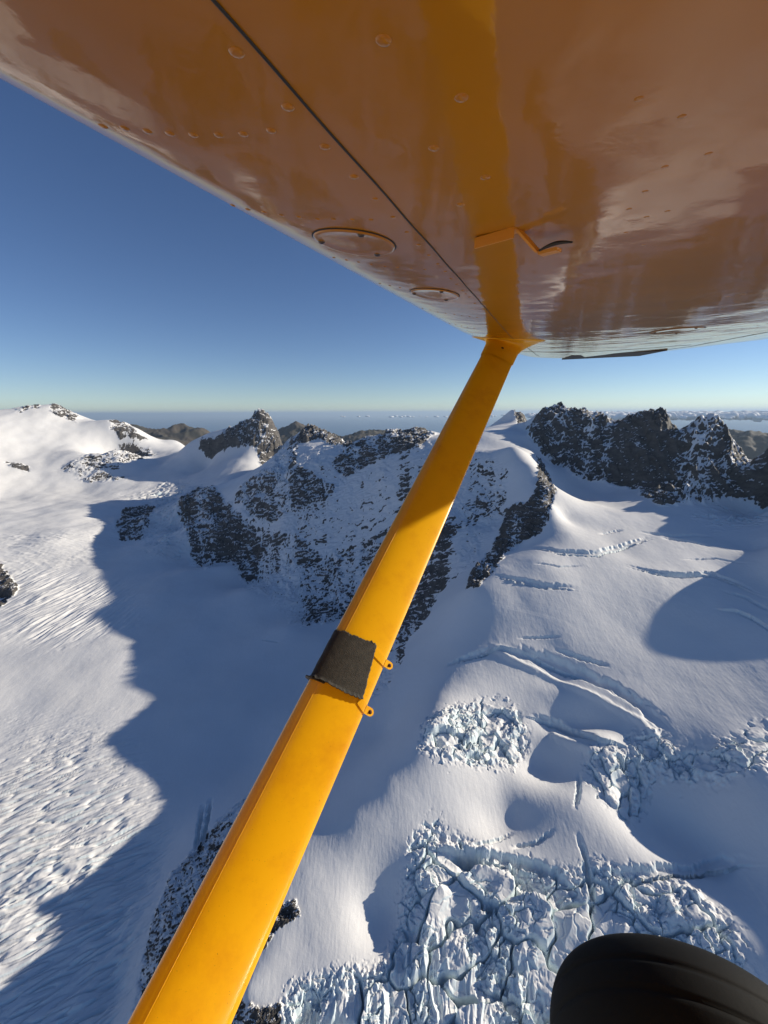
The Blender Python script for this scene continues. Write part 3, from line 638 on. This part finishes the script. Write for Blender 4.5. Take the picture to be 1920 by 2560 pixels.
# wing: (chord, height) section, scaled towards the tip
SEC = [(1.40, .198), (1.25, .190), (1.1, .184), (.95, .178), (.8, .174), (.65, .170), (.5, .167), (.35, .166), (.2, .168), (.05, .174), (-.08, .1825), (-.17, .190), (-.206, .1928), (-.236, .1957), (-.266, .1988), (-.296, .2028), (-.326, .2073), (-.351, .2118), (-.373, .2168), (-.392, .2228), (-.406, .2298), (-.416, .239), (-.419, .251), (-.414, .264), (-.39, .28), (-.35, .303), (-.28, .328), (-.15, .352), (.05, .362), (.3, .352), (.6, .32), (.9, .28), (1.2, .23), (1.40, .203)]
def le_shift(s): return float(np.interp(s, [0, 2.1, 3.65, 4.3, 4.6, 4.75, 4.82], [0, 0, .10, .19, .26, .40, .55]))
def te(s): return float(np.interp(s, [0, 2.6, 3.5, 4.4, 4.65, 4.75, 4.82], [1.36, 1.36, 1.26, .92, .84, .72, .62]))
def sec_pt(s, c, u):
    l = -.419 + le_shift(s); k = (te(s) - l) / (1.40 + .419)
    tk = float(np.interp(s, [0, 2.1, 4.4, 4.7, 4.82], [1, 1, .72, .5, .1]))
    base = .190 + float(np.interp(s, [4.3, 4.65, 4.82], [0, .012, .05]))
    return W3(s, l + (c + .419) * k, base + (u - .19) * tk)
def low_u(s, c):                     # height of the lower skin at chord position c
    cs = np.array([p[0] for p in SEC[:22]])[::-1]; us = np.array([p[1] for p in SEC[:22]])[::-1]
    return float(np.interp(c, cs, us))
SS = list(np.linspace(-0.9, 4.2, 52)) + [4.3, 4.4, 4.5, 4.58, 4.65, 4.7, 4.75, 4.79, 4.82]
rings = [[sec_pt(s, c, u) for c, u in SEC] for s in SS]
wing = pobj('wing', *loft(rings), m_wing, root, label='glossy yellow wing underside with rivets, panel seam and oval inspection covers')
# rivets: rib rows run chordwise, spar rows spanwise (surface detail, one mesh)
def skin(s, c): return sec_pt(s, c, low_u(s, c))
def skin_n(s, c):
    e = 0.004; a = skin(s + e, c) - skin(s - e, c); b_ = skin(s, c + e) - skin(s, c - e); n = nrm(np.cross(a, b_))
    return n if n[2] < 0 else -n
rv = []; rng = np.random.default_rng(5)
def rivet(s, c, r_=.0042, h=.0011): rv.append((s, c, r_, h))
def px_sc(x, y):
    """wing coordinates of the skin point seen at a photo bearing"""
    r_ = ray(x, y); u = .19
    for _ in range(12):
        p = r_ * (u / (r_ @ UX)); u = .5 * u + .5 * low_u(0, float(np.clip(p @ CX, -.40, 1.3)))
    return float(p @ SX), float(np.clip(p @ CX, -.405, 1.3))
RV = {(.0050, .0016): [(609,124),(735,263),(826,363),(897,439),(989,90),(1183,236),(1106,365),(1235,439),(1168,508)],
      (.0042, .0015): [(260,316),(315,320),(373,327),(430,332),(490,335),(555,335),(618,332),(690,323)],
      (.0034, .0008): [(1643,236),(1752,281),(1816,376),(1701,410),(1646,473),(1602,518),(1701,523),(1646,538),(1591,578),(1634,609)],
      (.0038, .0013): [(582,515),(621,524),(662,530),(706,537),(751,542),(799,547),(840,547),(888,548),(936,548),(992,541),(949,495),(1026,579),(1055,611),(1080,637),(1102,659),(1120,678),(1134,696),(1148,710),(1162,725),(1179,742),(1192,758)],
      (.0034, .0012): [(836,644),(868,650),(899,655),(931,661),(966,666),(999,668),(1033,670),(1068,673),(951,709),(976,714),(1002,719),(1028,723),(1055,728),(1082,731),(1109,733),(1138,734),(1170,734),(1057,771),(1077,775),(1096,780),(1116,783),(1138,786),(1157,789),(1177,791),(1196,793),(1125,809),(1140,812),(1155,815),(1170,818),(1187,821)]}
for (r_, h), pts in RV.items():
    for p in pts: rivet(*px_sc(*p), r_, h)
for s0 in (2.3, 2.7, 3.1, 3.5):
    for c in np.arange(-.33, -.185, .03): rivet(s0 + rng.normal(0, .0015), c, .0034, .001)
for s0 in (1.62, 2.25, 2.95, 3.5, 4.1):
    for c in np.arange(.1, 1.1, .055): rivet(s0 + rng.normal(0, .002), c, .003, .0009)
for c0 in (.45, .78):
    for s in np.arange(1.4, 4.2, .075): rivet(s + rng.normal(0, .002), c0 + rng.normal(0, .001), .0036, .0009)
for _ in range(16): rivet(rng.uniform(.9, 2.2), rng.uniform(.1, 1.0), .006, .001)
V = []; Fc = []
for s, c, r_, h in rv:
    v, f = dome(skin(s, c) - skin_n(s, c) * .0003, skin_n(s, c), r_, h, 10, 4); o_ = len(V); V += v; Fc += [tuple(i + o_ for i in q) for q in f]
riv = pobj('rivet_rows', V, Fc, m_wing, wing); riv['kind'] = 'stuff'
# dark panel seam
def strip(pts, wd, lift=.0009):
    V = []; Fc = []
    for i, (s, c) in enumerate(pts):
        n = skin_n(s, c); p = skin(s, c) + n * lift
        q0 = pts[max(i - 1, 0)]; q1 = pts[min(i + 1, len(pts) - 1)]
        d = nrm(skin(*q1) - skin(*q0)); sd = np.cross(d, n) * wd / 2
        V += [p - sd - n * .0006, p - sd * .6 + n * .0004, p + sd * .6 + n * .0004, p + sd - n * .0006]
    for i in range(len(pts) - 1):
        for k in range(3): Fc.append((i * 4 + k, i * 4 + k + 1, i * 4 + 5 + k, i * 4 + 4 + k))
    return V, Fc
pobj('panel_seam', *strip([(s, -.170 + .0005 * math.sin(s * 31)) for s in np.linspace(.05, 4.0, 160)], .0019), m_dark, wing)
pobj('panel_seam', *strip([(s, .985) for s in np.linspace(1.2, 4.0, 30)], .006), m_dark, wing)
pobj('panel_seam', *strip([(3.3, c) for c in np.linspace(-.35, .9, 30)], .004), m_dark, wing)
# oval inspection covers, each with three screws
def cover(s0, c0, rs, rc):
    V = []; Fc = []; n = 48
    prof = [(1.04, .0), (1.03, .0022), (.985, .0030), (.93, .0026), (.5, .0026)]
    for f, h in prof:
        for k in range(n):
            an = 2 * math.pi * k / n; s = s0 + rs * f * math.cos(an); c = c0 + rc * f * math.sin(an)
            V.append(skin(s, c) + skin_n(s, c) * h)
    for j in range(len(prof) - 1):
        for k in range(n): a = j * n + k; b_ = j * n + (k + 1) % n; Fc.append((a, b_, b_ + n, a + n))
    V.append(skin(s0, c0) + skin_n(s0, c0) * .0026)
    for k in range(n): Fc.append(((len(prof) - 1) * n + k, (len(prof) - 1) * n + (k + 1) % n, len(V) - 1))
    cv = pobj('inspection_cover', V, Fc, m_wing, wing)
    rim = []; rf = []
    for k in range(n):
        an = 2 * math.pi * k / n
        for f, h in ((1.075, .0004), (1.03, .0012)):
            s = s0 + rs * f * math.cos(an); c = c0 + rc * f * math.sin(an); rim.append(skin(s, c) + skin_n(s, c) * h)
    for k in range(n): rf.append((2 * k, 2 * k + 1, (2 * k + 3) % (2 * n), (2 * k + 2) % (2 * n)))
    pobj('sealant_ring', rim, rf, m_dark, cv)
    for an in (2.5, 4.5, .3):
        s = s0 + rs * .88 * math.cos(an); c = c0 + rc * .88 * math.sin(an)
        pobj('screw', *dome(skin(s, c) + skin_n(s, c) * .0025, skin_n(s, c), .0052, .003, 14, 5), m_screw, cv)
cover(.625, -.280, .062, .058); cover(1.03, -.262, .07, .055); cover(2.05, .48, .11, .09)
# dark balance strip hanging off the far trailing edge
P0 = W3(4.0, .1, .1905); pobj('aileron', *boxp(W3(3.75, .16, .172), W3(.75, -.05, 0), W3(0, .65, 0.0), W3(0, 0, .012)), m_dark, root, smooth=False, label='dark aileron edge beyond the wing tip')

# bent bracket under the wing
def px_on(x, y, u):                   # point on the plane u (wing heights) seen in the direction of a photo bearing
    r_ = ray(x, y); return r_ * (u / (r_ @ UX))
brk = []
a0 = px_on(1190, 592, .1845); a1 = px_on(1287, 563, .1825)
dv = nrm(a1 - a0); sv = nrm(np.cross(UX, dv)); sv = sv if sv @ SX < 0 else -sv
brk.append(boxp(a0, a1 - a0, sv * -.018, -UX * .004))
brk.append(boxp(a0 - UX * .002, a1 - a0, sv * .003, -UX * .012))
b1 = px_on(1345, 628, .160)
e = b1 - a1
brk.append(boxp(a1 - UX * .001, e, dv * -.004, sv * -.017))
b2 = px_on(1432, 606, .157)
brk.append(boxp(b1, (b2 - b1) * .55, sv * -.014, -UX * .004))
m_brk, b = pmat('darker_yellow_paint', (.62, .27, .02), .45)  # strut yellow toned down to lie between strut and wing
brk_o = pobj('bracket', *merge(*brk), m_brk, wing, smooth=False)
t0 = b1 - UX * .0005 + sv * .001
rod = []
for f in np.linspace(0.05, 1.0, 12):
    c_ = t0 + (b2 - b1) * f + UX * (.004 * math.sin(f * 3.0)); rad = .0010 + .0014 * math.sin(f * math.pi)
    rod.append([c_ + (sv * math.cos(k * math.pi / 4) + UX * math.sin(k * math.pi / 4)) * rad for k in range(8)])
pobj('tie_loop', *loft(rod), m_dark, brk_o)
for f in (.28, .80): pobj('screw', *dome(a0 + (a1 - a0) * f - sv * .009 - UX * .004, -UX, .0028, .002), m_screw, brk_o)

# lift strut
TX = nrm(ray(1647, 51)); A0 = px_on(1264, 853, .19)
CS = nrm(CX - TX * (CX @ TX)); NS = np.cross(TX, CS)
if NS @ -A0 < 0: NS = -NS            # faces the cabin
PHI = R(20); CS, NS = CS * math.cos(PHI) - NS * math.sin(PHI), NS * math.cos(PHI) + CS * math.sin(PHI)
WS = 0.154
prof = []                            # streamline section: nose at c=-.5, tail at .5
for k in range(40):
    th = 2 * math.pi * k / 40; c = -.5 * math.cos(th)
    t_ = .155 * math.sin(th) * (1.0 - .55 * (c + .5)) if abs(math.sin(th)) > 1e-6 else 0
    prof.append((c, t_))
STROT = R(0)
def strut_pt(l, c, t_, k=1.0): return A0 - TX * l + (CS * c * k + NS * t_ * k) * WS
rings = [[strut_pt(l, c, t_) for c, t_ in prof] for l in np.linspace(0.02, 2.75, 60)]
strut = pobj('lift_strut', *loft(rings), m_strut, root, label='sunlit yellow lift strut slanting down from the wing')
# skin joint line along the strut nose
def strut_surf(l, c, lift=0.0):
    cs = [(p[0], p[1]) for p in prof[:21]]; t_ = float(np.interp(c, [p[0] for p in cs], [p[1] for p in cs]))
    return strut_pt(l, c, t_) + NS * lift
V = []; Fc = []
ls = np.linspace(.9, 2.7, 90)
for i, l in enumerate(ls):
    w_ = .0007
    for dc in (-w_, 0, w_): V.append(strut_surf(l, -.33 + dc / WS, .0002 if dc else .0009))
for i in range(len(ls) - 1):
    for k in (0, 1): Fc.append((i * 3 + k, i * 3 + k + 1, i * 3 + 4 + k, i * 3 + 3 + k))
pobj('skin_joint', V, Fc, m_strut, strut)
V = []; Fc = []
for i, l in enumerate(ls):
    for dc, h in ((-.012, .0), (-.008, .0016), (.0, .0018)): V.append(strut_surf(l, .455 + dc, h))
# cuff where the strut meets the wing
def cuff_ring(l, k, shift, flat):
    R_ = []
    for c, t_ in prof:
        p = A0 - TX * l + (CS * (c * k + shift) + NS * t_ * k * 1.15) * WS
        R_.append(p)
    return R_
def foot_ring(lift, a_, b_, f, l, k):
    R_ = []
    for kk, (c, t_) in enumerate(prof):
        th = 2 * math.pi * kk / 40
        e_ = A0 - CX * (math.cos(th) * a_) - SX * (math.sin(th) * b_) - SX * .012 + CX * .01
        e_ = e_ + UX * (low_u(0, float(np.clip(e_ @ CX, -.40, 1.3))) - e_ @ UX - lift)
        p = A0 - TX * l + (CS * (c * k) + NS * t_ * k * 1.15) * WS
        R_.append(p * (1 - f) + e_ * f)
    return R_
rr_ = [cuff_ring(.20, 1.03, 0, 0), cuff_ring(.19, 1.06, 0, 0), cuff_ring(.12, 1.08, 0, 0), foot_ring(0, .17, .075, .0, .085, 1.10), foot_ring(.012, .15, .07, .12, .06, 1.12), foot_ring(.010, .15, .07, .32, .04, 1.15), foot_ring(.008, .155, .072, .6, .03, 1.2), foot_ring(.005, .165, .078, .88, .02, 1.25), foot_ring(.0025, .18, .085, 1, .02, 1.25), foot_ring(.0, .181, .086, 1, .02, 1.25)]
cuff = pobj('strut_cuff', *loft(rr_, cap=False), m_strut, strut)
pobj('screw', *dome(strut_surf(.12, .02, .008), NS, .007, .003), m_dark, cuff)
# black pad wrapped round the strut nose
def ray_strut(x, y):
    """strut coordinates (length, chord) of the point of its face seen towards a photo bearing"""
    r_ = ray(x, y); best = None
    for c, t_ in [(cc, float(np.interp(cc, [p[0] for p in prof[:21]], [p[1] for p in prof[:21]]))) for cc in np.linspace(-.5, .5, 101)]:
        o_ = A0 + (CS * c + NS * t_) * WS; M = np.stack([r_, TX], 1)
        sol = np.linalg.lstsq(M, o_, rcond=None)[0]; e_ = np.linalg.norm(M @ sol - o_)
        if best is None or e_ < best[0] - 1e-6: best = (e_, sol[1], c)
    return best[1], best[2]

def sect(cc):                        # chord coordinate carried on past the nose: cc < -.5 runs back along the far face
    if cc >= -.5: return cc, float(np.interp(cc, [p[0] for p in prof[:21]], [p[1] for p in prof[:21]]))
    c = -1.0 - cc; return c, -float(np.interp(c, [p[0] for p in prof[:21]], [p[1] for p in prof[:21]]))
def strut_at(l, cc, lift):
    c, t_ = sect(cc); e_ = .01; c1, t1 = sect(cc + e_); c0, t0_ = sect(cc - e_)
    tg = CS * (c1 - c0) + NS * (t1 - t0_); n = nrm(np.cross(TX, tg)); n = n if n @ (CS * (c + .1) * 0.4 + NS * t_) > 0 else -n
    return strut_pt(l, c, t_) + n * lift
c_tl = ray_strut(868, 1583); c_tr = ray_strut(942, 1611); c_br = ray_strut(905, 1752); c_bl = ray_strut(800, 1703)
l_t0, l_t1, l_b0, l_b1 = c_tl[0], c_tr[0], c_bl[0], c_br[0]
slt = (l_t1 - l_t0) / (c_tr[1] - c_tl[1]); slb = (l_b1 - l_b0) / (c_br[1] - c_bl[1])
NU, NV_ = 80, 50; V = []; Fc = []; ri = rng.normal(0, 1, 200); rj = rng.normal(0, 1, 100); ri = .5 * ri + .5 * np.roll(ri, 1); rj = .5 * rj + .5 * np.roll(rj, 1); ri = ri + 1.2 * np.sin(np.arange(200) * .13)
for layer in (0, 1):
    for j in range(NV_ + 1):
        f = j / NV_
        cr = c_tr[1] + (c_br[1] - c_tr[1]) * f + .004 * rj[j] + (.03 * (f < .04) * -1)
        for i in range(NU + 1):
            cc = -.78 + (cr + .78) * i / NU
            lt = l_t0 + slt * (cc - c_tl[1]) * (1 if cc > -.5 else .3) + .0016 * ri[i]
            lb = l_b0 + slb * (cc - c_bl[1]) * (1 if cc > -.5 else .3) + .0014 * ri[i + 50]
            lip = max(0, (f - .93) / .07) ** 2 * .006
            V.append(strut_at(lt + (lb - lt) * f, cc, (.0032 + lip + .00025 * ri[(i * 3 + j * 7) % 200] * 0) if layer == 0 else (.0 if f < .93 else lip)))
n0 = (NU + 1) * (NV_ + 1)
for j in range(NV_):
    for i in range(NU):
        a = j * (NU + 1) + i; Fc.append((a, a + 1, a + NU + 2, a + NU + 1)); Fc.append((n0 + a + NU + 1, n0 + a + NU + 2, n0 + a + 1, n0 + a))
for i in range(NU): Fc.append((i + 1, i, n0 + i, n0 + i + 1)); a = NV_ * (NU + 1) + i; Fc.append((a, a + 1, n0 + a + 1, n0 + a))
for j in range(NV_): a = j * (NU + 1); Fc.append((a, a + NU + 1, n0 + a + NU + 1, n0 + a)); a += NU; Fc.append((a + NU + 1, a, n0 + a, n0 + a + NU + 1))
pad = pobj('rubber_pad', V, Fc, m_pad, strut, label='scuffed black rubber pad wrapped round the strut')
# flange under the pad and its two eared clamps
V = []; Fc = []
for i in range(31):
    cc = -.86 + .62 * i / 30; lb = l_b0 + slb * (cc - c_bl[1]) * (1 if cc > -.5 else .3)
    out = .020 * math.exp(-((cc + .62) / .16) ** 2) + .0045
    for dl, h in ((-.002, .001), (-.001, out), (.0015, out), (.002, .001)): V.append(strut_at(lb + dl, cc, h))
for i in range(30):
    for k in range(4): a = i * 4 + k; b_ = i * 4 + (k + 1) % 4; Fc.append((a, b_, b_ + 4, a + 4))
pobj('flange', V, Fc, m_dark, pad)
for (sx, sy), (ex, ey) in (((942, 1632), (976, 1645)), ((905, 1753), (928, 1756))):
    l0, c0 = ray_strut(sx, sy); l1 = l0 + .02
    ear_c = strut_at(l0 + .012, .5, 0); band = []
    V = []; Fc = []
    for i in range(13):
        cc = c0 - .05 + (.5 - c0 + .05) * i / 12
        for dl, h in ((-.011, .0), (-.010, .0022), (.010, .0022), (.011, .0)): V.append(strut_at(l0 + dl + .012 * i / 12, min(cc, .497), h))
    for i in range(12):
        for k in range(3): a = i * 4 + k; Fc.append((a, a + 1, a + 5, a + 4))
    sv2 = nrm(strut_at(l0, .5, 0) - strut_at(l0, .3, 0)); n_ = nrm(np.cross(TX, sv2)); n_ = n_ if n_ @ NS > 0 else -n_
    e0 = strut_at(l0 + .012, .49, .001)
    ear = []
    for h in (-.0022, .0022):
        R_ = [e0 - TX * -.012 + n_ * h, ]
        R_ = [e0 + TX * .0095 + n_ * h] + [e0 + sv2 * (.014 + .0095 * math.cos(a)) + TX * .0095 * math.sin(a) + n_ * h for a in np.linspace(math.pi / 2, -math.pi / 2, 11)] + [e0 - TX * .0095 + n_ * h]
        ear.append(R_)
    cl = pobj('clamp', *merge((V, Fc), loft(ear)), m_strut, strut, smooth=False)
    bc = e0 + sv2 * .014
    pobj('bolt', *merge(dome(bc + n_ * .002, n_, .0054, .0014, 16, 3), dome(bc + n_ * .0034, n_, .0032, .0026, 6, 3)), m_rust, cl)

# main wheel below the cabin
def torus_tyre(Rm, wid, hgt, ribs):
    pr = []
    for k in range(73):
        th = math.pi * (k / 72.0) ; x_ = -wid / 2 * math.cos(th); hh = math.sin(th) ** .62
        r_ = Rm - hgt + hgt * hh
        for g in ribs:
            r_ -= .006 * math.exp(-((x_ - g) / .0035) ** 2)
        pr.append((x_, r_))
    return pr
WC_ = np.array(WHEEL_C) if 'WHEEL_C' in globals() else ray(1735, 2705) * 1.02
WA = nrm(SX * 1.0 + np.array([0, 0, -.06])); WF = nrm(CX - WA * (CX @ WA)); WU = np.cross(WA, WF); WU = WU if WU[2] > 0 else -WU
pr = torus_tyre(.34, .26, .13, (-.03, .03))
V = []; Fc = []; n = 128
for i in range(n):
    an = 2 * math.pi * i / n; e_ = WF * math.cos(an) + WU * math.sin(an)
    for x_, r_ in pr: V.append(WC_ + WA * x_ + e_ * r_)
m_ = len(pr)
for i in range(n):
    for k in range(m_ - 1): a = i * m_ + k; b_ = ((i + 1) % n) * m_ + k; Fc.append((a, a + 1, b_ + 1, b_))
wheel = bpy.data.objects.new('wheel', None); COL.objects.link(wheel); wheel.parent = root; wheel.matrix_parent_inverse = parent_inv(root)
wheel.location = Vector(WC_); wheel.empty_display_size = .2
pobj('tyre', V, Fc, m_tyre, wheel, label='black rubber tyre with circumferential grooves')
rings = []
for x_, r_ in ((-.10, .215), (-.11, .20), (-.085, .18), (-.05, .12), (-.05, .05), (.05, .05), (.05, .12), (.085, .18), (.11, .20), (.10, .215)):
    rings.append([WC_ + WA * x_ + (WF * math.cos(a) + WU * math.sin(a)) * r_ for a in np.linspace(0, 2 * math.pi, 49)[:-1]])
pobj('rim', *loft(rings), m_rim, wheel)
# axle leg running back to the fuselage
lr = []
lg0 = WC_ - WA * .12; lg1 = W3(-.25, (WC_ @ CX) * .7, -.78)
for f in np.linspace(0, 1, 12):
    c_ = lg0 + (lg1 - lg0) * f; lr.append([c_ + (WF * math.cos(a) * .045 + WU * math.sin(a) * .02) for a in np.linspace(0, 2 * math.pi, 17)[:-1]])
pobj('gear_leg', *loft(lr), m_strut, root)
# fuselage side inboard of the window: yellow skin below and beside the seat
fs = []
for c in (-2.2, -1.6, -1.0, -.4, .2, .8, 1.4, 2.0, 2.6):
    tp = 1 - .08 * abs(c); fs.append([W3(s, c, u * tp if u < 0 else u) for s, u in ((-.42, .17), (-.38, -.1), (-.35, -.30), (-.33, -.5), (-.33, -.8), (-.37, -.98), (-.48, -1.08), (-.7, -1.12), (-1.1, -1.12), (-1.1, .17))])
pobj('fuselage', *loft(fs), m_strut, root)
